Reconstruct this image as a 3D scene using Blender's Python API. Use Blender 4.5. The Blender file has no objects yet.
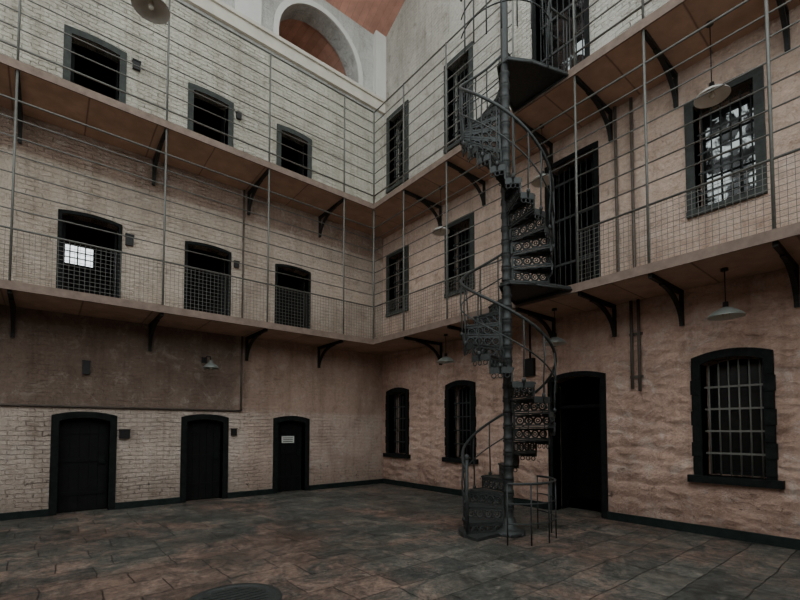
import bpy, bmesh, math, random
from mathutils import Vector
random.seed(4)
sc=bpy.context.scene
# ------------------------------------------------------------------ constants
H1,H2=4.16,8.06      # underside of galleries
TS=0.10              # slab thickness
W=1.40               # gallery width
XW,YS=-17.0,-17.0
WT=0.6
def lin(c):
    return tuple(((v/255)/12.92 if v/255<=0.04045 else ((v/255+0.055)/1.055)**2.4) for v in c)+(1,)
# ------------------------------------------------------------------ materials
class NT:
    def __init__(s,name):
        s.m=bpy.data.materials.new(name); s.m.use_nodes=True; s.t=s.m.node_tree; s.t.nodes.clear()
        s.out=s.n('ShaderNodeOutputMaterial')
    def n(s,typ,**k):
        o=s.t.nodes.new(typ)
        for a,b in k.items(): setattr(o,a,b)
        return o
    def l(s,a,b): s.t.links.new(a,b)
    def math(s,op,a,b=None,c=None):
        o=s.n('ShaderNodeMath',operation=op)
        for i,v in enumerate((a,b,c)):
            if v is None: continue
            if isinstance(v,(int,float)): o.inputs[i].default_value=v
            else: s.l(v,o.inputs[i])
        return o.outputs[0]
    def mix(s,f,a,b,blend='MIX'):
        o=s.n('ShaderNodeMix',data_type='RGBA',blend_type=blend)
        for i,v in ((0,f),(6,a),(7,b)):
            if isinstance(v,(int,float)): o.inputs[i].default_value=v
            elif isinstance(v,tuple): o.inputs[i].default_value=v
            else: s.l(v,o.inputs[i])
        return o.outputs[2]
    def ramp(s,f,stops,interp='LINEAR'):
        r=s.n('ShaderNodeValToRGB'); cr=r.color_ramp; cr.interpolation=interp
        while len(cr.elements)<len(stops): cr.elements.new(0.5)
        for e,(p,c) in zip(cr.elements,stops):
            e.position=p; e.color=c if isinstance(c,tuple) else (c,c,c,1)
        s.l(f,r.inputs[0]); return r.outputs[0]
    def noise(s,vec,scale,detail=4,rough=0.6,dist=0):
        o=s.n('ShaderNodeTexNoise'); o.inputs['Scale'].default_value=scale; o.inputs['Detail'].default_value=detail
        o.inputs['Roughness'].default_value=rough; o.inputs['Distortion'].default_value=dist
        if vec is not None: s.l(vec,o.inputs['Vector'])
        return o.outputs['Fac']
    def bsdf(s,col,rough=0.8,metal=0,height=None,bs=0.4,bd=0.02,spec=0.3):
        b=s.n('ShaderNodeBsdfPrincipled')
        for nm,v in (('Base Color',col),('Roughness',rough),('Metallic',metal),('Specular IOR Level',spec)):
            if isinstance(v,(int,float,tuple)): b.inputs[nm].default_value=v
            else: s.l(v,b.inputs[nm])
        if height is not None:
            bp=s.n('ShaderNodeBump'); bp.inputs['Strength'].default_value=bs; bp.inputs['Distance'].default_value=bd
            s.l(height,bp.inputs['Height']); s.l(bp.outputs[0],b.inputs['Normal'])
        s.l(b.outputs[0],s.out.inputs[0]); return s.m

def simple(name,c,rough=0.7,metal=0,var=0.25,scale=8,spec=0.3):
    t=NT(name); pos=t.n('ShaderNodeNewGeometry').outputs['Position']
    f=t.noise(pos,scale,5,0.65)
    c=lin(c); d=tuple(v*(1-var) for v in c[:3])+(1,); e=tuple(min(1,v*(1+var)) for v in c[:3])+(1,)
    col=t.ramp(f,[(0.3,d),(0.7,e)])
    return t.bsdf(col,rough,metal,f,0.3,0.01,spec)

def zramp(t,z,stops,soft=0.04):
    """stops [(z_start,value)] -> piecewise constant over height"""
    s=[]
    for i,(z0,v) in enumerate(stops):
        if i: s.append((max(0,(z0-soft)/18),stops[i-1][1])); s.append(((z0+soft)/18,v))
        else: s.append((0,v))
    return t.ramp(t.math('DIVIDE',z,18.0),s)

def wall_mat(name,axis,cols,brick,rough_amt,rubble=None,alt=None):
    t=NT(name); pos=t.n('ShaderNodeNewGeometry').outputs['Position']
    sp=t.n('ShaderNodeSeparateXYZ'); t.l(pos,sp.inputs[0])
    z=sp.outputs[2]; u=sp.outputs[0 if axis=='x' else 1]
    wob=t.noise(pos,1.2,3,0.6); wob2=t.noise(pos,6.0,3,0.6)
    zw=t.math('ADD',z,t.math('ADD',t.math('MULTIPLY',wob,0.14),t.math('MULTIPLY',wob2,0.04)))
    cb=t.n('ShaderNodeCombineXYZ'); t.l(t.math('ADD',u,t.math('MULTIPLY',wob2,0.12)),cb.inputs[0]); t.l(zw,cb.inputs[1])
    bt=t.n('ShaderNodeTexBrick'); t.l(cb.outputs[0],bt.inputs['Vector'])
    bt.inputs['Scale'].default_value=1; bt.inputs['Brick Width'].default_value=0.27; bt.inputs['Row Height'].default_value=0.095
    bt.inputs['Mortar Size'].default_value=0.010; bt.inputs['Mortar Smooth'].default_value=1.0
    bt.inputs['Color1'].default_value=(.50,.50,.50,1); bt.inputs['Color2'].default_value=(.56,.56,.56,1); bt.inputs['Mortar'].default_value=(0.46,0.46,0.46,1)
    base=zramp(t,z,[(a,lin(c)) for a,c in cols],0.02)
    if alt:
        b2=zramp(t,z,[(a,lin(c)) for a,c in alt[1]],0.02)
        f=t.ramp(t.math('MULTIPLY_ADD',t.math('SUBTRACT',u,alt[0]),2.0,0.5),[(0,0.0),(1,1.0)])
        base=t.mix(f,base,b2)
    mask=zramp(t,z,[(a,b) for a,b in brick],0.05)
    mort=bt.outputs['Fac']; bcol=bt.outputs['Color']
    pat=t.ramp(t.noise(pos,1.7,4,0.6),[(0.38,0.25),(0.6,1.0)])   # pointing lost under thick paint in places
    mask=t.math('MULTIPLY',mask,pat)
    col=t.mix(t.math('MULTIPLY',mask,0.6),base,t.mix(1.0,base,t.mix(1.0,bcol,(1.9,1.9,1.9,1),'MULTIPLY'),'MULTIPLY'))
    big=t.noise(pos,0.55,6,0.62,0.4); med=t.noise(pos,2.6,7,0.72,0.6); fine=t.noise(pos,14,5,0.75)
    st=t.ramp(big,[(0.3,(0.60,0.57,0.55,1)),(0.5,(0.95,0.94,0.93,1)),(0.7,(1.1,1.1,1.1,1))])
    col=t.mix(0.75,col,st,'MULTIPLY')
    st2=t.ramp(med,[(0.32,(0.58,0.53,0.50,1)),(0.45,(0.96,0.96,0.96,1)),(0.6,(1,1,1,1)),(0.72,(1.25,1.28,1.3,1))])
    col=t.mix(rough_amt,col,st2,'MULTIPLY')
    col=t.mix(0.6,col,t.ramp(fine,[(0.35,0.76),(0.6,1.1)]),'MULTIPLY')
    # peeled specks
    sp2=t.ramp(t.noise(pos,5.5,8,0.75,0.3),[(0.59,0.0),(0.64,1.0)])
    low=t.ramp(t.math('DIVIDE',z,18.0),[(0.0,0.95),(0.045,0.55),(0.10,0.15),(0.5,0.08)])
    col=t.mix(t.math('MULTIPLY',sp2,low),col,lin((56,48,44)))
    # chalky efflorescence patches
    ch=t.ramp(t.noise(pos,2.4,8,0.8,0.8),[(0.52,0.0),(0.64,0.5)])
    chm=zramp(t,z,[(0,1.0),(2.19,0.5 if axis=='x' else 1.0),(4.2,0.8),(8.1,0.5)],0.05)
    col=t.mix(t.math('MULTIPLY',ch,chm),col,lin((208,198,186)))
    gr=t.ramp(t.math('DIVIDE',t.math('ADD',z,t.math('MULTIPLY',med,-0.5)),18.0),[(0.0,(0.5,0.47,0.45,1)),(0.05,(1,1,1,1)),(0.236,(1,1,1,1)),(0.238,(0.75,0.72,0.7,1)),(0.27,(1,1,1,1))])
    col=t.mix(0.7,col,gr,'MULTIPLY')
    cs=t.n('ShaderNodeCombineXYZ'); t.l(t.math('MULTIPLY',u,3.0),cs.inputs[0]); t.l(t.math('MULTIPLY',z,0.25),cs.inputs[1])
    sk=t.ramp(t.noise(cs.outputs[0],1.0,5,0.7),[(0.36,(0.66,0.63,0.60,1)),(0.52,(1,1,1,1))])
    col=t.mix(0.55,col,sk,'MULTIPLY')
    hgt=t.math('ADD',t.math('MULTIPLY',t.math('MULTIPLY',mort,mask),-0.9),t.math('ADD',t.math('MULTIPLY',fine,0.5),t.math('MULTIPLY',med,1.7)))
    if rubble:
        rm=zramp(t,z,rubble,0.05)
        cr=t.n('ShaderNodeCombineXYZ'); t.l(t.math('MULTIPLY',u,2.4),cr.inputs[0]); t.l(t.math('MULTIPLY',zw,6.5),cr.inputs[1])
        wv=t.n('ShaderNodeTexNoise'); wv.inputs['Scale'].default_value=5.0; wv.inputs['Detail'].default_value=5; t.l(pos,wv.inputs['Vector'])
        va=t.n('ShaderNodeVectorMath',operation='MULTIPLY_ADD'); t.l(wv.outputs['Color'],va.inputs[0]); va.inputs[1].default_value=(.9,.9,0); t.l(cr.outputs[0],va.inputs[2])
        vo=t.n('ShaderNodeTexVoronoi',feature='SMOOTH_F1',voronoi_dimensions='2D'); vo.inputs['Scale'].default_value=1.0; t.l(va.outputs[0],vo.inputs['Vector'])
        e=t.ramp(vo.outputs['Distance'],[(0.0,1.0),(0.5,0.6),(1.0,0.0)])
        hgt=t.math('ADD',hgt,t.math('MULTIPLY',t.math('MULTIPLY',e,rm),2.2))
    return t.bsdf(col,0.85,0,hgt,1.0,0.045,0.2)

M={}
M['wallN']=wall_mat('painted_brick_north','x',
   [(0,(198,180,166)),(2.19,(130,111,98)),(4.3,(196,180,163)),(7.3,(156,134,118)),(8.1,(190,186,171)),(12.2,(188,188,182))],  # browner band beneath the upper gallery is its contact shadow put into colour
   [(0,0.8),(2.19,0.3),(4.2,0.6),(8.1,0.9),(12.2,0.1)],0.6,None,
   (-4.6,[(0,(200,176,160)),(2.19,(184,156,138)),(4.3,(196,178,161)),(7.3,(156,134,118)),(8.1,(190,186,171)),(12.2,(188,188,182))]))  # same painted contact shadow below the upper gallery
M['wallE']=wall_mat('limewashed_stone_east','y',
   [(0,(202,168,150)),(4.3,(210,184,166)),(8.1,(192,189,178))],
   [(0,0.0),(4.2,0.0),(8.1,1.0)],0.75,[(0,1.0),(4.2,0.5),(8.1,0.2)])
M['wallS']=wall_mat('painted_brick_south','x',[(0,(180,164,152)),(8.1,(190,184,170))],[(0,0.6),(8.1,1.0)],0.5)

def floor_mat():
    t=NT('stone_flags'); pos=t.n('ShaderNodeNewGeometry').outputs['Position']
    wn=t.n('ShaderNodeTexNoise'); wn.inputs['Scale'].default_value=1.4; wn.inputs['Detail'].default_value=6; t.l(pos,wn.inputs['Vector'])
    v=t.n('ShaderNodeVectorMath',operation='MULTIPLY_ADD'); t.l(wn.outputs['Color'],v.inputs[0]); v.inputs[1].default_value=(0.12,0.12,0); t.l(pos,v.inputs[2])
    bt=t.n('ShaderNodeTexBrick'); t.l(v.outputs[0],bt.inputs['Vector']); bt.offset=0.37; bt.squash=0.7; bt.squash_frequency=3
    bt.inputs['Scale'].default_value=1; bt.inputs['Brick Width'].default_value=0.85; bt.inputs['Row Height'].default_value=0.5
    bt.inputs['Mortar Size'].default_value=0.009; bt.inputs['Mortar Smooth'].default_value=0.7
    bt.inputs['Color1'].default_value=(0.1,0.1,0.1,1); bt.inputs['Color2'].default_value=(0.95,0.95,0.95,1); bt.inputs['Mortar'].default_value=(0.3,0.3,0.3,1)
    slab=t.n('ShaderNodeSeparateColor'); t.l(bt.outputs['Color'],slab.inputs[0]); sv=slab.outputs[0]
    big=t.noise(pos,0.45,5,0.6,0.5); med=t.noise(pos,2.2,8,0.8,1.0); fine=t.noise(pos,13,7,0.8)
    grey=t.mix(sv,lin((56,58,54)),lin((92,89,81)))
    red=t.mix(sv,lin((82,66,57)),lin((112,92,80)))
    f=t.ramp(t.math('ADD',t.math('MULTIPLY',big,0.6),t.math('MULTIPLY',med,0.4)),[(0.47,0.0),(0.57,1.0)])
    col=t.mix(f,grey,red)
    dk=t.ramp(med,[(0.36,(0.36,0.37,0.35,1)),(0.5,(0.92,0.92,0.92,1)),(0.62,(1.55,1.54,1.5,1))])
    col=t.mix(0.95,col,dk,'MULTIPLY')
    col=t.mix(0.85,col,t.ramp(fine,[(0.38,0.45),(0.62,1.5)]),'MULTIPLY')
    sp=t.ramp(t.noise(pos,5,8,0.82,0.5),[(0.55,0.0),(0.66,0.6)])
    col=t.mix(sp,col,lin((142,130,117)))
    col=t.mix(t.math('MULTIPLY',bt.outputs['Fac'],0.6),col,lin((30,27,25)))
    rg=t.ramp(t.noise(pos,0.9,5,0.65,0.5),[(0.38,0.38),(0.62,0.9)])
    hgt=t.math('ADD',t.math('MULTIPLY',bt.outputs['Fac'],-0.8),t.math('ADD',t.math('MULTIPLY',med,1.3),t.math('MULTIPLY',fine,0.6)))
    return t.bsdf(col,rg,0,hgt,0.9,0.03,0.4)
M['floor']=floor_mat()

def plank_mat(name,c,w,axis=0):
    t=NT(name); pos=t.n('ShaderNodeNewGeometry').outputs['Position']
    sp=t.n('ShaderNodeSeparateXYZ'); t.l(pos,sp.inputs[0]); u=sp.outputs[axis]
    fr=t.math('FRACT',t.math('DIVIDE',u,w)); gap=t.ramp(fr,[(0.0,0.0),(0.02,1.0),(0.98,1.0),(1.0,0.0)])
    idn=t.n('ShaderNodeTexWhiteNoise',noise_dimensions='1D'); t.l(t.math('FLOOR',t.math('DIVIDE',u,w)),idn.inputs['W'])
    n=t.noise(pos,3,5,0.6)
    c=lin(c); a=tuple(v*0.85 for v in c[:3])+(1,); b=tuple(v*1.1 for v in c[:3])+(1,)
    col=t.mix(idn.outputs['Value'],a,b); col=t.mix(0.5,col,t.ramp(n,[(0.35,0.6),(0.65,1.1)]),'MULTIPLY')
    col=t.mix(gap,tuple(v*0.4 for v in c[:3])+(1,),col)
    return t.bsdf(col,0.7,0,gap,0.5,0.01,0.25)
M['roofwood']=plank_mat('roof_boards',(192,142,124),0.22,0)
M['nichewood']=plank_mat('niche_boards',(186,144,124),0.22,0)
M['underN']=plank_mat('gallery_boards_north',(182,152,132),1.15,0)
M['underE']=plank_mat('gallery_boards_east',(182,152,132),1.15,1)
M['iron']=simple('cast_iron',(50,53,51),0.5,0.1,0.3,20,0.35)
M['rail']=simple('galvanised_rail',(100,99,93),0.5,0.2,0.2,15,0.4)
M['bracket']=simple('painted_bracket',(34,34,32),0.6,0.1,0.2,20)
M['black']=simple('black_paint_stone',(22,24,23),0.75,0,0.6,12,0.12)
M['leaf']=simple('black_door_paint',(16,16,15),0.7,0,0.4,6,0.15)
M['greystone']=simple('grey_painted_stone',(60,63,60),0.8,0,0.3,9,0.15)
M['skirt']=simple('dark_green_skirting',(26,34,31),0.6,0,0.5,8,0.15)
M['bars']=simple('pale_bars',(108,105,98),0.5,0.2,0.15,20)
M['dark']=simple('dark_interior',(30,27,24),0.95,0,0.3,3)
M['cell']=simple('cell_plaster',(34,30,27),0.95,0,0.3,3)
M['cream']=simple('cream_plaster',(190,184,170),0.85,0,0.12,2)
M['white']=simple('white_paint',(196,194,187),0.6,0,0.05,2)
M['box']=simple('black_plastic',(22,20,19),0.5,0,0.2,6)
M['fascia']=simple('gallery_edge_paint',(120,102,90),0.7,0,0.25,6)
M['pipe']=simple('painted_pipe',(92,82,74),0.6,0.1,0.25,6)
M['enamel']=simple('enamel_green',(118,122,116),0.3,0,0.1,6,0.5)
M['enamelw']=simple('enamel_white',(196,194,185),0.3,0,0.06,6,0.5)
M['bulb']=simple('opal_bulb',(205,200,185),0.25,0,0.02,6,0.5)
def pane_mat(name,lo,hi,darkc,tint):
    t=NT(name); pos=t.n('ShaderNodeNewGeometry').outputs['Position']
    f=t.ramp(t.noise(pos,3.2,4,0.6,0.6),[(lo,0.0),(hi,1.0)])
    tr=t.n('ShaderNodeBsdfTransparent'); tr.inputs[0].default_value=tint
    b=t.n('ShaderNodeBsdfPrincipled'); b.inputs['Base Color'].default_value=lin(darkc); b.inputs['Roughness'].default_value=0.2
    mx=t.n('ShaderNodeMixShader'); t.l(f,mx.inputs[0]); t.l(tr.outputs[0],mx.inputs[1]); t.l(b.outputs[0],mx.inputs[2]); t.l(mx.outputs[0],t.out.inputs[0])
    return t.m
M['paneclear']=pane_mat('dirty_glass',0.44,0.53,(34,32,30),(.24,.25,.24,1))
M['panedark']=simple('dark_glass',(18,19,19),0.25,0,0.1,4,0.4)

# ------------------------------------------------------------------ mesh builder
TL=lambda u,v,z:(u,-v,z)     # north wall local -> world (v = out into the room)
TR=lambda u,v,z:(-v,u,z)     # east wall
TI=lambda x,y,z:(x,y,z)
class MB:
    def __init__(s,T=TI): s.v=[];s.f=[];s.mi=[];s.sm=[];s.mats=[];s.T=T;s.cur=0
    def mat(s,k):
        if k not in s.mats: s.mats.append(k)
        s.cur=s.mats.index(k); return s
    def add(s,vs,fs,smooth=False):
        b=len(s.v); s.v+= [s.T(*p) for p in vs]
        for f in fs: s.f.append([b+i for i in f]); s.mi.append(s.cur); s.sm.append(smooth)
        return s
    def box(s,a,b):
        x0,y0,z0=a;x1,y1,z1=b
        return s.add([(x0,y0,z0),(x1,y0,z0),(x1,y1,z0),(x0,y1,z0),(x0,y0,z1),(x1,y0,z1),(x1,y1,z1),(x0,y1,z1)],
          [(0,3,2,1),(4,5,6,7),(0,1,5,4),(1,2,6,5),(2,3,7,6),(3,0,4,7)])
    def tube(s,pts,r,n=6,cap=True):
        P=[Vector(p) for p in pts]; vs=[];fs=[]
        up=None
        for i,p in enumerate(P):
            d=(P[min(i+1,len(P)-1)]-P[max(i-1,0)]).normalized()
            if up is None or abs(d.dot(up))>0.98:
                up=Vector((0,0,1)) if abs(d.z)<0.9 else Vector((1,0,0))
            a=d.cross(up).normalized(); b=a.cross(d).normalized(); up=b
            rr=r[i] if isinstance(r,(list,tuple)) else r
            for k in range(n):
                t=2*math.pi*k/n; vs.append(tuple(p+a*math.cos(t)*rr+b*math.sin(t)*rr))
        for i in range(len(P)-1):
            for k in range(n): fs.append((i*n+k,i*n+(k+1)%n,(i+1)*n+(k+1)%n,(i+1)*n+k))
        if cap: fs.append(tuple(range(n))[::-1]); fs.append(tuple(range((len(P)-1)*n,len(P)*n)))
        return s.add(vs,fs,n>5)
    def lathe(s,c,prof,n=24):
        vs=[];fs=[]
        for r,z in prof:
            for k in range(n):
                t=2*math.pi*k/n; vs.append((c[0]+r*math.cos(t),c[1]+r*math.sin(t),c[2]+z))
        for i in range(len(prof)-1):
            for k in range(n): fs.append((i*n+k,i*n+(k+1)%n,(i+1)*n+(k+1)%n,(i+1)*n+k))
        return s.add(vs,fs,True)
    def ring(s,c,ax,ay,R,r,n=14,m=5):
        c=Vector(c);ax=Vector(ax);ay=Vector(ay);nz=ax.cross(ay);vs=[];fs=[]
        for i in range(n):
            t=2*math.pi*i/n; d=ax*math.cos(t)+ay*math.sin(t)
            for j in range(m):
                q=2*math.pi*j/m; vs.append(tuple(c+d*(R+r*math.cos(q))+nz*r*math.sin(q)))
        for i in range(n):
            for j in range(m): fs.append((i*m+j,((i+1)%n)*m+j,((i+1)%n)*m+(j+1)%m,i*m+(j+1)%m))
        return s.add(vs,fs,True)
    def prism(s,poly,v0,v1):
        n=len(poly); vs=[(u,v0,z) for u,z in poly]+[(u,v1,z) for u,z in poly]
        fs=[tuple(range(n)),tuple(range(2*n-1,n-1,-1))]+[(i,i+n,(i+1)%n+n,(i+1)%n) for i in range(n)]
        return s.add(vs,fs)
    def frame(s,o,i,v0,v1):
        n=len(o); vs=[(u,v1,z) for u,z in o]+[(u,v1,z) for u,z in i]+[(u,v0,z) for u,z in o]+[(u,v0,z) for u,z in i]; fs=[]
        for k in range(n-1):
            fs+= [(k,k+1,n+k+1,n+k),(2*n+k,3*n+k,3*n+k+1,2*n+k+1),(k,2*n+k,2*n+k+1,k+1),(n+k,n+k+1,3*n+k+1,3*n+k)]
        for k in (0,n-1): fs.append((k,n+k,3*n+k,2*n+k))
        return s.add(vs,fs)
    def obj(s,name,parent=None):
        me=bpy.data.meshes.new(name); me.from_pydata(s.v,[],s.f)
        for k in s.mats: me.materials.append(M[k])
        me.polygons.foreach_set('material_index',s.mi); me.polygons.foreach_set('use_smooth',s.sm)
        bm=bmesh.new(); bm.from_mesh(me); bmesh.ops.recalc_face_normals(bm,faces=bm.faces); bm.to_mesh(me); bm.free()
        o=bpy.data.objects.new(name,me); sc.collection.objects.link(o)
        if parent: o.parent=parent
        return o
def empty(name):
    e=bpy.data.objects.new(name,None); e.empty_display_size=0.2; sc.collection.objects.link(e); return e
def arch(u0,u1,z0,z1,rise,n=10):
    """outline bottom-left, up, segmental arc, down to bottom-right; z1 = crown"""
    c=(u0+u1)/2; hw=(u1-u0)/2
    pts=[(u0,z0)]
    R=(hw*hw+rise*rise)/(2*rise); a=math.asin(min(1,hw/R)) if rise<=hw else math.pi/2
    for i in range(n+1):
        t=-a+2*a*i/n; pts.append((c+R*math.sin(t),z1-R+R*math.cos(t)))
    return pts+[(u1,z0)]

# ------------------------------------------------------------------ openings
LX=[(-13.14,-12.0),(-10.8,-9.68),(-8.45,-7.32),(-6.03,-4.93),(-3.74,-2.66)]
LV=[(0.0,2.12),(H1+TS,6.37),(H2+TS,10.33)]
LRI=[0.08,0.06,0.04]
LFW=[0.13,0.07,0.13]
RW=[(-1.31,-0.21),(-3.95,-2.89),(-9.85,-8.77),(-12.8,-11.72)]
RZ=[(0.98,3.05),(5.48,7.44),(9.6,12.05)]
RRI=[0.10,0.012,0.012]
RD=[(0.0,2.95,-7.3,-6.03),(H1+TS,7.6,-7.24,-6.03),(H2+TS,11.9,-7.1,-5.75)]
ARC=[(-3.73,-1.03),(-8.2,-5.5),(-12.67,-9.97)]
def bool_wall(name,T,u0,u1,z1,polys,mat):
    w=MB(T).mat(mat).box((u0,-WT,-0.1),(u1,0,z1)).obj(name)
    c=MB(T)
    for p in polys: c.prism(p,-WT-0.2,0.2)
    c=c.mat('dark').obj('cut')
    md=w.modifiers.new('b','BOOLEAN'); md.object=c; md.solver='EXACT'; md.operation='DIFFERENCE'
    dg=bpy.context.evaluated_depsgraph_get(); me=bpy.data.meshes.new_from_object(w.evaluated_get(dg))
    w.modifiers.clear(); w.data=me; me.materials.clear(); me.materials.append(M[mat])
    me.polygons.foreach_set('material_index',[0]*len(me.polygons))
    bpy.data.objects.remove(c); return w
FW=0.13
polys=[]
for u0,u1 in LX:
    for j,(z0,z1) in enumerate(LV):
        f=LFW[j]; polys.append(arch(u0+f,u1-f,z0 if z0>0 else -0.05,z1-f,LRI[j]*.85))
for a,b in ARC: polys.append(arch(a,b,12.75,14.4,1.34,20))
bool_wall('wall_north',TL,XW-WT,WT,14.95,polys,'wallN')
polys=[]
for u0,u1 in RW:
    for j,(z0,z1) in enumerate(RZ): polys.append(arch(u0+FW,u1-FW,z0,z1-FW,RRI[j]*.85))
for j,(z0,z1,u0,u1) in enumerate(RD): polys.append(arch(u0+0.1,u1-0.1,z0 if z0>0 else -0.05,z1-0.1,RRI[j]*.85))
bool_wall('wall_east',TR,YS,0,17.6,polys,'wallE')
MB().mat('wallS').box((XW-WT,YS-WT,-0.1),(WT,YS,6.0)).obj('wall_south')  # unseen wall, top cut low so sky light reaches the lower storeys
MB().mat('wallS').box((XW-WT,YS,-0.1),(XW,0,7.0)).obj('wall_west')  # also unseen and lowered to let sky light fill the hall
MB().mat('floor').box((XW-WT,YS-WT,-0.25),(WT+2.2,2.8,-0.0)).obj('floor')
# roof : boarded slope, open skylight beyond, widened to admit more sky light
c=MB().mat('roofwood')
for y0,z0,y1,z1 in ((0.0,14.86,-3.9,16.81),):
    c.add([(XW,y0,z0),(0,y0,z0),(0,y1,z1),(XW,y1,z1),(XW,y0,z0+.12),(0,y0,z0+.12),(0,y1,z1+.12),(XW,y1,z1+.12)],
      [(0,1,2,3),(4,5,6,7),(0,1,5,4),(2,3,7,6),(0,3,7,4),(1,2,6,5)])
c.obj('ceiling')

# ------------------------------------------------------------------ mouldings
MB(TL).mat('cream').box((XW,0,12.30),(-0.002,0.10,12.62)).box((XW,0,12.62),(-0.002,0.16,12.72)).obj('trim_1')
tr=MB(TL).mat('white')
for a,b in ARC:
    tr.frame(arch(a-0.16,b+0.16,12.72,14.56,1.50,20),arch(a,b,12.72,14.4,1.34,20),0,0.05)
for x in (-4.62,-9.1): tr.box((x-.35,0,12.72),(x+.35,0.14,14.95))
tr.box((-0.42,0,12.72),(-0.002,0.14,14.95))
tr.obj('trim_2')
for a,b in ARC:
    n=MB(TL).mat('nichewood')
    P=arch(a-0.05,b+0.05,12.7,14.45,1.39,20); k=len(P)
    n.add([(u,-WT+0.01,z) for u,z in P]+[(u,-2.4,z) for u,z in P],[(i,i+1,k+i+1,k+i) for i in range(k-1)]+[(0,k,2*k-1,k-1),tuple(range(k,2*k))])
    n.obj('ceiling_arch_niche')

# ------------------------------------------------------------------ doors, cells on north wall
dn=0
for j,(z0,z1) in enumerate(LV):
    for i,(u0,u1) in enumerate(LX):
        dn+=1; f=LFW[j]
        d=MB(TL).mat(['black','black','greystone'][j])
        d.frame(arch(u0,u1,z0,z1,LRI[j]),arch(u0+f,u1-f,z0,z1-f,LRI[j]*.85),-0.25,0.03)
        if j==0:
            d.mat('leaf').prism(arch(u0+FW,u1-FW,z0,z1-FW,LRI[0]*.85),-0.30,-0.20)
            n=5; a=u0+FW+.02; b=u1-FW-.02
            for q in range(n):
                d.box((a+(b-a)*q/n+.006,-.20,.03),(a+(b-a)*(q+1)/n-.006,-.185,z1-FW-.12))
            for zz in (.35,1.05,1.65): d.mat('leaf').box((a,-.185,zz),(b-.05,-.165,zz+.07))
            d.mat('black').box((b-.16,-.17,1.0),(b-.04,-.14,1.16))
            d.mat('dark').add([(u0,-.45,0),(u1,-.45,0),(u1,-.45,z1),(u0,-.45,z1)],[(0,1,2,3)])
        else:
            d.mat('leaf').box((u0+f+.02,-0.58,z0+.03),(u0+f+.07,-0.27,z1-f-.12))
            d.mat('dark').box((u0+f,-0.5,z0),(u1-f,0.0,z0+.03))
            d.mat('leaf').frame(arch(u0+f-.001,u1-f+.001,z0,z1-f+.001,LRI[j]*.85),arch(u0+f+.02,u1-f-.02,z0,z1-f-.02,LRI[j]*.8),-WT+.004,-.255)
        d.obj('door_%d'%dn)
        if j>0:
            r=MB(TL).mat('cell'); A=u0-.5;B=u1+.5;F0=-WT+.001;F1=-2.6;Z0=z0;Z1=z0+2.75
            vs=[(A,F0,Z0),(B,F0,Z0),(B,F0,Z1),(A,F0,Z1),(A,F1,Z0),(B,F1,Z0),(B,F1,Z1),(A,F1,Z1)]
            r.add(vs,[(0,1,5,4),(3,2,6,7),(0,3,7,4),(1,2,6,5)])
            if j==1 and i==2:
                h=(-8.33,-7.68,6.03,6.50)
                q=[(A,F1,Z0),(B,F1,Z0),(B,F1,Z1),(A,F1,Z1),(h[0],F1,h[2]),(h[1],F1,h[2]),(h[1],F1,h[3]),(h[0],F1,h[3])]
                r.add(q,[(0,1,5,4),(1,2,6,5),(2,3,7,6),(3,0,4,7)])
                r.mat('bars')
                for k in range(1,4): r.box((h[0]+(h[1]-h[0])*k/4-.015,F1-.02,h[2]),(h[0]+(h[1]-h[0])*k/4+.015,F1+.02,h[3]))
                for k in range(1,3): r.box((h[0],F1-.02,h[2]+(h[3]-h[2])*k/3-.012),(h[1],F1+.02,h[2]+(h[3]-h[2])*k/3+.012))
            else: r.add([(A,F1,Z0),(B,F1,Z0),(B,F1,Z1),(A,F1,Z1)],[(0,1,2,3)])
            r.obj('wall_cell_interior')
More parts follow.
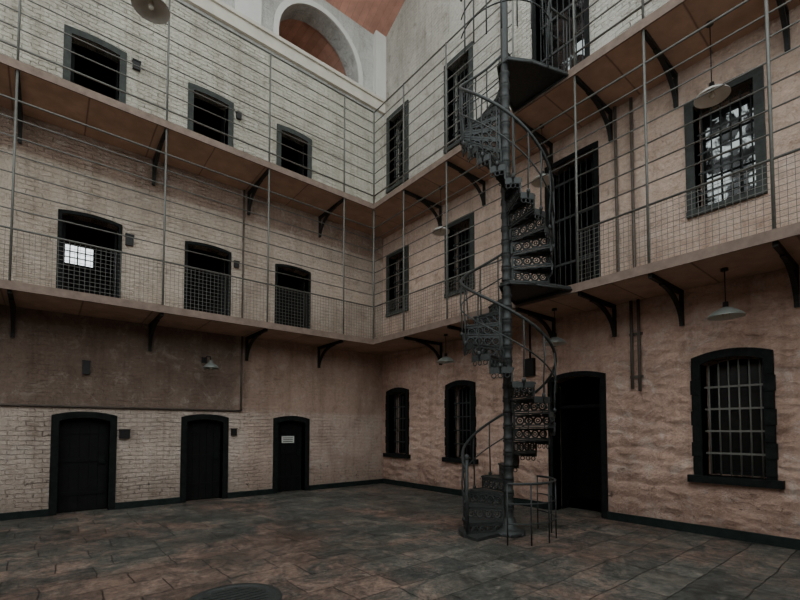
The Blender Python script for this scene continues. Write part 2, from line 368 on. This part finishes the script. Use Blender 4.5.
# ------------------------------------------------------------------ windows east wall
wn=0
for j,(z0,z1) in enumerate(RZ):
    for i,(u0,u1) in enumerate(RW):
        wn+=1
        fm='black' if j==0 else 'greystone'
        w=MB(TR).mat(fm)
        O=arch(u0,u1,z0,z1,RRI[j]);I=arch(u0+FW,u1-FW,z0,z1-FW,RRI[j]*.85)
        w.frame(O,I,-0.28,0.04)
        if j==0:
            zz=z0+.05; k=0
            while zz<z1-.35:
                hh=0.26; e=0.015 if k%2 else 0.0
                w.box((u0-e,0.0,zz),(u0+FW-.01,0.055,zz+hh-.02)); w.box((u1-FW+.01,0.0,zz),(u1+e,0.055,zz+hh-.02)); zz+=hh;k+=1
            w.box((u0-.08,-0.28,z0-.12),(u1+.08,0.10,z0+.0))
        else: w.box((u0-.0,-0.28,z0-.10),(u1+.0,0.07,z0+.0))
        a,b=u0+FW,u1-FW; zt=z1-FW-.1
        w.mat('black')
        w.box((a,-.45,z0),(a+.05,-.40,zt+.08)); w.box((b-.05,-.45,z0),(b,-.40,zt+.08)); w.box((a,-.45,z0),(b,-.40,z0+.06)); w.box((a,-.46,zt),(b,-.40,zt+.1))
        for k in range(1,3): w.box((a+(b-a)*k/3-.014,-.44,z0),(a+(b-a)*k/3+.014,-.41,zt))
        nr=5
        for k in range(1,nr): w.box((a,-.44,z0+(zt-z0)*k/nr-.014),(b,-.41,z0+(zt-z0)*k/nr+.014))
        clear=(j==1 and i>=2)
        w.mat('paneclear' if clear else 'panedark').add([(a,-.425,z0),(b,-.425,z0),(b,-.425,zt+.1),(a,-.425,zt+.1)],[(0,1,2,3)])
        w.mat('bars' if i>=2 and j==0 else 'iron')
        nb=6
        for k in range(nb):
            x=a+(b-a)*(k+.5)/nb; w.tube([(x,-.16,z0),(x,-.16,zt+.11)],.0125,6)
        for k in range(1,5): zz=z0+(zt-z0)*k/5; w.box((a,-.17,zz-.015),(b,-.15,zz+.015))
        w.obj('window_%d'%wn)
        if not clear:
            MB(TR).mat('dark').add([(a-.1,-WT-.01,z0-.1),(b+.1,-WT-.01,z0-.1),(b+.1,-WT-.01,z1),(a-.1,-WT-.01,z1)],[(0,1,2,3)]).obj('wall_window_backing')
for j,(z0,z1,u0,u1) in enumerate(RD):
    dn+=1
    d=MB(TR).mat('black'); d.frame(arch(u0,u1,z0,z1,RRI[j]),arch(u0+.1,u1-.1,z0,z1-.1,RRI[j]*.85),-.3,.03)
    a,b=u0+.1,u1-.1
    if j==0:
        d.mat('leaf').box((a,-.58,z0),(a+.05,-.02,z1-.25)); d.box((a,-.34,z1-.75),(b,-.28,z1-.68))
    else:
        d.mat('iron')
        nb=8
        for k in range(nb+1):
            x=a+(b-a)*k/nb; d.tube([(x,-.18,z0),(x,-.18,z1-.12)],.014,6)
        for zz in (z0+.1,z0+1.1,z0+2.1,z0+2.9): d.box((a,-.2,zz-.025),(b,-.16,zz+.025))
    d.mat('leaf').frame(arch(u0+.099,u1-.099,z0,z1-.099,RRI[j]*.85),arch(u0+.12,u1-.12,z0,z1-.12,RRI[j]*.8),-WT+.004,-.305)
    if j==2:
        d.mat('paneclear').add([(a,-.4,z0),(b,-.4,z0),(b,-.4,z1-.1),(a,-.4,z1-.1)],[(0,1,2,3)])
    d.obj('door_%d'%dn)
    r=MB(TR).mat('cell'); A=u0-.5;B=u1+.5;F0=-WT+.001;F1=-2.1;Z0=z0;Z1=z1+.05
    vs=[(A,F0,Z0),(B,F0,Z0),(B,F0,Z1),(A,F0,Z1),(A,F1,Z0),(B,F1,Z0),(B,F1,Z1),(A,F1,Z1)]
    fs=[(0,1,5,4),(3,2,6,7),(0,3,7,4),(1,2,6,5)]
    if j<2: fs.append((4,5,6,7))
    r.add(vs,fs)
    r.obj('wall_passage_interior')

# ------------------------------------------------------------------ skirtings
s=MB(TL).mat('skirt'); xs=[XW]+[v for p in LX for v in p]+[-0.0]
for k in range(0,len(xs),2): s.box((xs[k],0,0),(xs[k+1],0.05,0.14))
s.obj('baseboard_north')
s=MB(TR).mat('skirt')
for a,b in ((YS,-7.3),(-6.03,-0.05)): s.box((a,0,0),(b,0.05,0.15))
s.obj('baseboard_east')

# ------------------------------------------------------------------ galleries
for k,H in enumerate((H1,H2)):
    MB().mat('underN').box((XW,-W,H),(-W,0,H+TS)).mat('underE').box((-W,YS,H),(0,0,H+TS)).obj('gallery_floor')
    e=MB().mat('fascia').box((XW,-W-.03,H-.02),(-W,-W,H+TS+.03)).box((-W-.03,YS,H-.02),(-W,-W,H+TS+.03))
    e.obj('trim_%d'%(k+5))
LP=[-15.9,-13.6,-11.33,-9.08,-6.73,-4.5,-2.38]
RP=[-14.7,-13.2,-11.65,-10.14,-8.65,-7.5,-6.2,-4.3,-2.72]
def bracket(m,T,u,H):
    m.T=T; m.mat('bracket'); w=.03
    m.box((u-w,0.001,H-.07),(u+w,W-.05,H-.0))
    m.box((u-w,0.001,H-.62),(u+w,.05,H-.07))
    n=10;pts=[]
    for i in range(n+1):
        t=i/n*math.pi/2; pts.append((u,0.04+ (W*0.62)*(1-math.cos(t)),H-.58+.54*math.sin(t)))
    for i in range(n):
        a,b=pts[i],pts[i+1]
        m.add([(u-w,a[1],a[2]),(u+w,a[1],a[2]),(u+w,a[1]+.03,a[2]-.05),(u-w,a[1]+.03,a[2]-.05),(u-w,b[1],b[2]),(u+w,b[1],b[2]),(u+w,b[1]+.03,b[2]-.05),(u-w,b[1]+.03,b[2]-.05)],
          [(0,1,2,3),(4,5,6,7),(0,1,5,4),(1,2,6,5),(2,3,7,6),(3,0,4,7)])
for H in (H1,H2):
    for u in LP[1:]: m=MB(); bracket(m,TL,u,H); m.obj('gallery_bracket')
    for u in RP: m=MB(); bracket(m,TR,u,H); m.obj('gallery_bracket')
E=W-0.02
def rails(name,H,zs,top,mesh):
    p=empty(name)
    m=MB().mat('rail')
    for x in LP: m.tube([(x,-E,H),(x,-E,top)],.021,6)
    for y in RP: m.tube([(-E,y,H),(-E,y,top)],.021,6)
    m.tube([(-E,-E,H),(-E,-E,top)],.026,6)
    m.obj('posts',p)
    m=MB().mat('rail')
    for k,z in enumerate(zs):
        r=.018 if (k==0 or k==len(zs)-1) else .0115
        m.tube([(XW,-E,z),(-E,-E,z)],r,6)
        if z-H<2.3:
            m.tube([(-E,YS,z),(-E,-7.5,z)],r,6); m.tube([(-E,-6.2,z),(-E,-E,z)],r,6)
        else: m.tube([(-E,YS,z),(-E,-E,z)],r,6)
    m.obj('horizontal_wires',p)
    if mesh:
        m=MB().mat('rail'); z0=H+TS+.02; z1=zs[0]; t=.0028; st=.08
        x=XW
        while x<-E: m.box((x-t,-E-t,z0),(x+t,-E+t,z1)); x+=st
        y=YS
        while y<-E:
            if not -7.5<y<-6.2: m.box((-E-t,y-t,z0),(-E+t,y+t,z1))
            y+=st
        z=z0
        while z<z1:
            m.box((XW,-E-t,z-t),(-E,-E+t,z+t)); m.box((-E-t,YS,z-t),(-E+t,-7.5,z+t)); m.box((-E-t,-6.2,z-t),(-E+t,-E,z+t)); z+=st
        m.obj('wire_mesh',p)
rails('gallery_railing',H1,[5.22,5.56,5.88,6.20,6.52,6.84,7.16,7.50],H2,True)
rails('gallery_railing',H2,[8.45,8.8,9.1,9.4,9.7,10.0,10.3,10.6,10.93],10.95,False)

# ------------------------------------------------------------------ spiral staircase
st=empty('spiral_staircase'); CX,CY,R=-2.50,-6.82,0.74
def P(th,r,z): t=math.radians(th); return (CX+r*math.cos(t),CY+r*math.sin(t),z)
nw=MB().mat('iron'); nw.tube([(CX,CY,0),(CX,CY,10.1)],.065,12)
nw.lathe((CX,CY,0),[(.0,.02),(.26,.02),(.26,.0),(.26,.06),(.2,.09),(.13,.12),(.1,.25),(.065,.3)])
nw.lathe((CX,CY,10.1),[(.065,0),(.1,.02),(.1,.06),(.07,.1),(.09,.17),(.06,.25),(0,.28)])
tr=MB().mat('iron'); ri=MB().mat('iron'); ba=MB().mat('iron'); hr=MB().mat('iron')
def sector(m,th0,th1,r0,r1,z0,z1,n=4):
    vs=[]
    for i in range(n+1):
        th=th0+(th1-th0)*i/n
        for r,z in ((r0,z0),(r1,z0),(r1,z1),(r0,z1)): vs.append(P(th,r,z))
    fs=[]
    for i in range(n):
        a=i*4;b=a+4
        for k in range(4): fs.append((a+k,a+(k+1)%4,b+(k+1)%4,b+k))
    fs+=[(0,1,2,3),(n*4,n*4+1,n*4+2,n*4+3)]
    m.add(vs,fs)
def riser(th,z0,z1):
    h=z1-z0; t=math.radians(th); d=Vector((math.cos(t),math.sin(t),0)); up=Vector((0,0,1))
    p=lambda r,z:P(th,r,z)
    def bar(a,b,w=.012):
        nrm=Vector((-math.sin(t),math.cos(t),0))*w; a=Vector(a);b=Vector(b)
        e=Vector((0,0,w)) if abs((b-a).z)<.01 else d*w
        vs=[a-nrm-e,a+nrm-e,a+nrm+e,a-nrm+e,b-nrm-e,b+nrm-e,b+nrm+e,b-nrm+e]
        ri.add([tuple(v) for v in vs],[(0,1,2,3),(4,5,6,7),(0,1,5,4),(1,2,6,5),(2,3,7,6),(3,0,4,7)])
    bar(p(.08,z0+.02),p(R,z0+.02)); bar(p(.08,z1-.03),p(R,z1-.03),.016)
    bar(p(R-.01,z0),p(R-.01,z1)); bar(p(.1,z0),p(.1,z1),.02)
    rr=(h-.06)/2-.012
    x=.13+rr+.005
    while x+rr<R-.01:
        ri.ring(p(x,(z0+z1)/2-.005),tuple(d),(0,0,1),rr,.018,14,5)
        ri.ring(p(x,(z0+z1)/2-.005),tuple(d),(0,0,1),rr*.40,.010,10,4)
        x+=2*rr+.022
def flight(th0,th1,z0,z1,nr):
    nt=nr-1; dth=(th1-th0)/nt; rise=(z1-z0)/nr
    for i in range(nt):
        a=th0+dth*i; b=a+dth; z=z0+rise*(i+1)
        sector(tr,a-dth*.10,b,.05,R,z-.026,z)
        sector(tr,a,b,R-.015,R+.012,z-.085,z+.008)
        for q in (.2,.5,.8):
            th=a+dth*q; t=math.radians(th)
            tr.ring(P(th,R,z-.12),(-math.sin(t),math.cos(t),0),(0,0,1),.036,.009,10,4)
        nw.lathe((CX,CY,z-rise),[(.065,0),(.085,.01),(.085,.05),(.075,.07),(.075,rise-.05),(.09,rise-.03),(.09,rise)],12)
        riser(a,z-rise,z-.02)
        mid=(a+b)/2
        for rr in (.3,.5,.7): tr.ring(P(mid,rr*.92,z-.04),(1,0,0),(0,1,0),.05+.04*rr,.009,10,4)
        th=a+dth*.5
        ba.tube([P(th,R+.015,z-.07),P(th,R+.02,z+.3),P(th,R+.045,z+.6),P(th,R+.03,z+.95)],.0135,6)
        ba.lathe(P(th,R+.02,z+.02),[(.012,-.03),(.03,-.01),(.03,.02),(.012,.05)],8)
    for hh,rad in ((.95,.024),(.5,.012)):
        pts=[]; n=nt*3
        for i in range(n+1):
            q=i/n; pts.append(P(th0+dth*nt*q,R+(.03 if hh>.6 else .04),z0+rise*.6+rise*nt*q+hh))
        hr.tube(pts,rad,8)
S1=156; S2=-325
Z1,Z2=H1+TS,H2+TS
flight(S1,S2,0,Z1,19)
riser(S2,Z1-.22,Z1-.02)
flight(-35,-325,Z1,Z2,17)
for z in (Z1,Z2):
    yd=.58; xe=-W-.03
    v=[(CX-.05,CY-.10),(CX+.35,CY-.34),(xe,CY-yd),(xe,CY+yd),(CX+.35,CY+.34),(CX-.05,CY+.10)]
    n=len(v)
    tr.add([(x,y,z-.03) for x,y in v]+[(x,y,z) for x,y in v],[tuple(range(n)),tuple(range(n,2*n))]+[(i,(i+1)%n,(i+1)%n+n,i+n) for i in range(n)])
    for i in range(n):
        a=v[i];b=v[(i+1)%n]
        tr.tube([(a[0],a[1],z-.06),(b[0],b[1],z-.06)],.022,6)
    for sgn in (-1,1):
        a=(CX+.58,CY+sgn*.5); b=(xe,CY+sgn*.57)
        if z==Z1 and sgn<0: continue
        hr.tube([(a[0],a[1],z+.98),(b[0],b[1],z+.98)],.02,8); hr.tube([(a[0],a[1],z+.5),(b[0],b[1],z+.5)],.01,6)
        for q in (0,.5,1): ba.tube([(a[0]+(b[0]-a[0])*q,a[1]+(b[1]-a[1])*q,z),(a[0]+(b[0]-a[0])*q,a[1]+(b[1]-a[1])*q,z+.98)],.012,6)
for hh,rad in ((1.0,.022),(.66,.011),(.33,.011)):
    pts=[P(-38-i*6,R+.03,Z2+hh) for i in range(30)]; hr.tube(pts,rad,8)
for i in range(0,30,3): ba.tube([P(-38-i*6,R+.03,Z2-.1),P(-38-i*6,R+.03,Z2+1.0)],.013,6)
for hh,rad in ((.92,.02),(.62,.011),(.32,.011)):
    pts=[P(-145+i*7,R-.0,hh) for i in range(21)]; hr.tube(pts,rad,8)
for i in range(0,21,4): ba.tube([P(-145+i*7,R-.0,0),P(-145+i*7,R-.0,.92)],.013,6)
sector(tr,S1-2,S1+24,.05,R+.06,0.0,.05); sector(tr,S1-30,S1+3,.05,R+.10,0,.08)
for th in (S1+2,):
    ba.tube([P(th,R+.03,0),P(th,R+.03,1.25)],.028,8); ba.lathe(P(th,R+.03,1.25),[(.028,0),(.045,.03),(.04,.07),(0,.1)],10)
nw.obj('newel_post',st); tr.obj('treads',st); ri.obj('risers',st); ba.obj('balusters',st); hr.obj('handrail',st)

# ------------------------------------------------------------------ lamps
def pendant(x,y,z,ztop,sc_=1.0,col='enamel'):
    m=MB().mat('box'); m.tube([(x,y,z+.12*sc_),(x,y,ztop)],.008,6); m.lathe((x,y,ztop-.04),[(0.0,.04),(.05,.04),(.05,.0),(0,0)],12)
    s=sc_
    m.lathe((x,y,z),[(0,.17*s),(.035*s,.17*s),(.04*s,.09*s),(.055*s,.07*s)],16)
    m.mat(col).lathe((x,y,z),[(.05*s,.085*s),(.09*s,.07*s),(.16*s,.025*s),(.215*s,-.02*s),(.235*s,-.045*s),(.235*s,-.055*s)],28)
    m.mat('enamelw').lathe((x,y,z),[(.235*s,-.055*s),(.20*s,-.028*s),(.14*s,.012*s),(.06*s,.05*s),(0,.055*s)],28)
    m.mat('bulb').lathe((x,y,z-.03*s),[(0,-.045*s),(.03*s,-.035*s),(.042*s,0),(.03*s,.04*s),(.018*s,.08*s)],14)
    m.obj('pendant_lamp')
pendant(-.7,-9.44,3.48,H1,1.0); pendant(-.7,-3.58,3.5,H1,1.0); pendant(-.7,-6.63,3.5,H1,.95)
pendant(-.7,-9.35,6.92,H2,1.0,'enamelw'); pendant(-.7,-3.42,6.92,H2,.95,'enamelw'); pendant(-.7,-6.4,6.92,H2,.95,'enamelw')
pendant(-7.38,-3.5,8.67,16.61,1.2)
m=MB(TL).mat('box'); m.tube([(-5.54,0,3.45),(-5.54,.25,3.52),(-5.54,.5,3.48),(-5.54,.58,3.36)],.014,6); m.box((-5.6,0,3.38),(-5.48,.03,3.52))
m.mat('enamel').lathe((-5.54,.58,3.2),[(.03,.18),(.05,.12),(.13,.06),(.18,0),(.175,-.01),(.12,.04),(0,.09)],20)
m.mat('bulb').lathe((-5.54,.58,3.19),[(0,-.03),(.035,0),(.03,.04),(.01,.08)],12)
m.obj('wall_lamp')
# ------------------------------------------------------------------ pipes
m=MB(TL).mat('pipe'); m.tube([(-4.63,.04,2.22),(-4.63,.04,H1)],.024,8); m.tube([(XW+.1,.04,2.22),(-4.63,.04,2.22)],.024,8); m.obj('conduit_pipe')
m=MB(TL).mat('pipe'); m.tube([(-4.63,.04,H1+TS),(-4.63,.04,H2)],.024,8); m.obj('conduit_pipe')
m=MB(TR).mat('pipe'); m.tube([(-7.82,.05,2.5),(-7.82,.05,H1)],.03,8); m.tube([(-7.95,.05,2.45),(-7.95,.05,H1)],.03,8)
for zz in (2.7,3.5): m.box((-8.0,0.002,zz),(-7.77,.03,zz+.05))
m.obj('conduit_pipe')
m=MB(TR).mat('pipe'); m.tube([(-7.6,.05,H1+TS),(-7.6,.05,H2)],.03,8); m.tube([(-7.9,.05,H1+TS),(-7.9,.05,H2)],.03,8); m.obj('conduit_pipe')
m=MB(TR).mat('box'); m.tube([(-5.6,.03,3.3),(-5.6,.03,H1)],.02,6); m.box((-5.72,0.002,2.95),(-5.45,.09,3.35)); m.obj('junction_box')
for u,z,w,h in ((-7.18,1.64,.2,.2),(-4.8,1.67,.13,.18),(-7.18,6.0,.15,.24),(-4.8,6.02,.12,.16),(-7.13,10.1,.15,.2),(-4.8,10.0,.12,.16),(-7.9,3.05,.13,.28)):
    m=MB(TL).mat('box'); m.box((u-w/2,0.002,z-h/2),(u+w/2,.07,z+h/2)); m.box((u-w/2-.01,.002,z+h/2-.02),(u+w/2+.01,.085,z+h/2+.01)); m.obj('control_box')
m=MB(TL).mat('white'); m.box((-3.42,-.165,1.36),(-3.05,-.15,1.55)); m.mat('box')
for k in range(3): m.box((-3.38,-.15,1.39+k*.05),(-3.09,-.147,1.41+k*.05))
m.obj('door_notice_sign')
m=MB().mat('iron'); c=(-7.0,-6.78,0)
m.lathe(c,[(0,.012),(.36,.012),(.38,.004),(.40,.004),(.41,.016),(.47,.016),(.475,0.001)],48)
for k in range(-4,5):
    hw=math.sqrt(max(0,.33**2-(k*.075)**2)); m.box((c[0]-hw,c[1]+k*.075-.012,.012),(c[0]+hw,c[1]+k*.075+.012,.02))
m.obj('manhole_cover')

# ------------------------------------------------------------------ world + camera
w=bpy.data.worlds.new('overcast_sky'); sc.world=w; w.use_nodes=True; nt=w.node_tree
bg=nt.nodes['Background']; bg.inputs[0].default_value=(0.90,0.975,1.0,1); bg.inputs[1].default_value=2.35
cam=bpy.data.cameras.new('camera'); co=bpy.data.objects.new('camera',cam); sc.collection.objects.link(co)
co.location=(-8.5336,-11.3322,1.75); co.rotation_euler=(math.pi/2+0.0407,0,0.8862-math.pi/2)
cam.sensor_width=36; cam.lens=433.6555/800*36; cam.shift_y=111.365/800; cam.clip_start=0.05; cam.clip_end=200
sc.camera=co
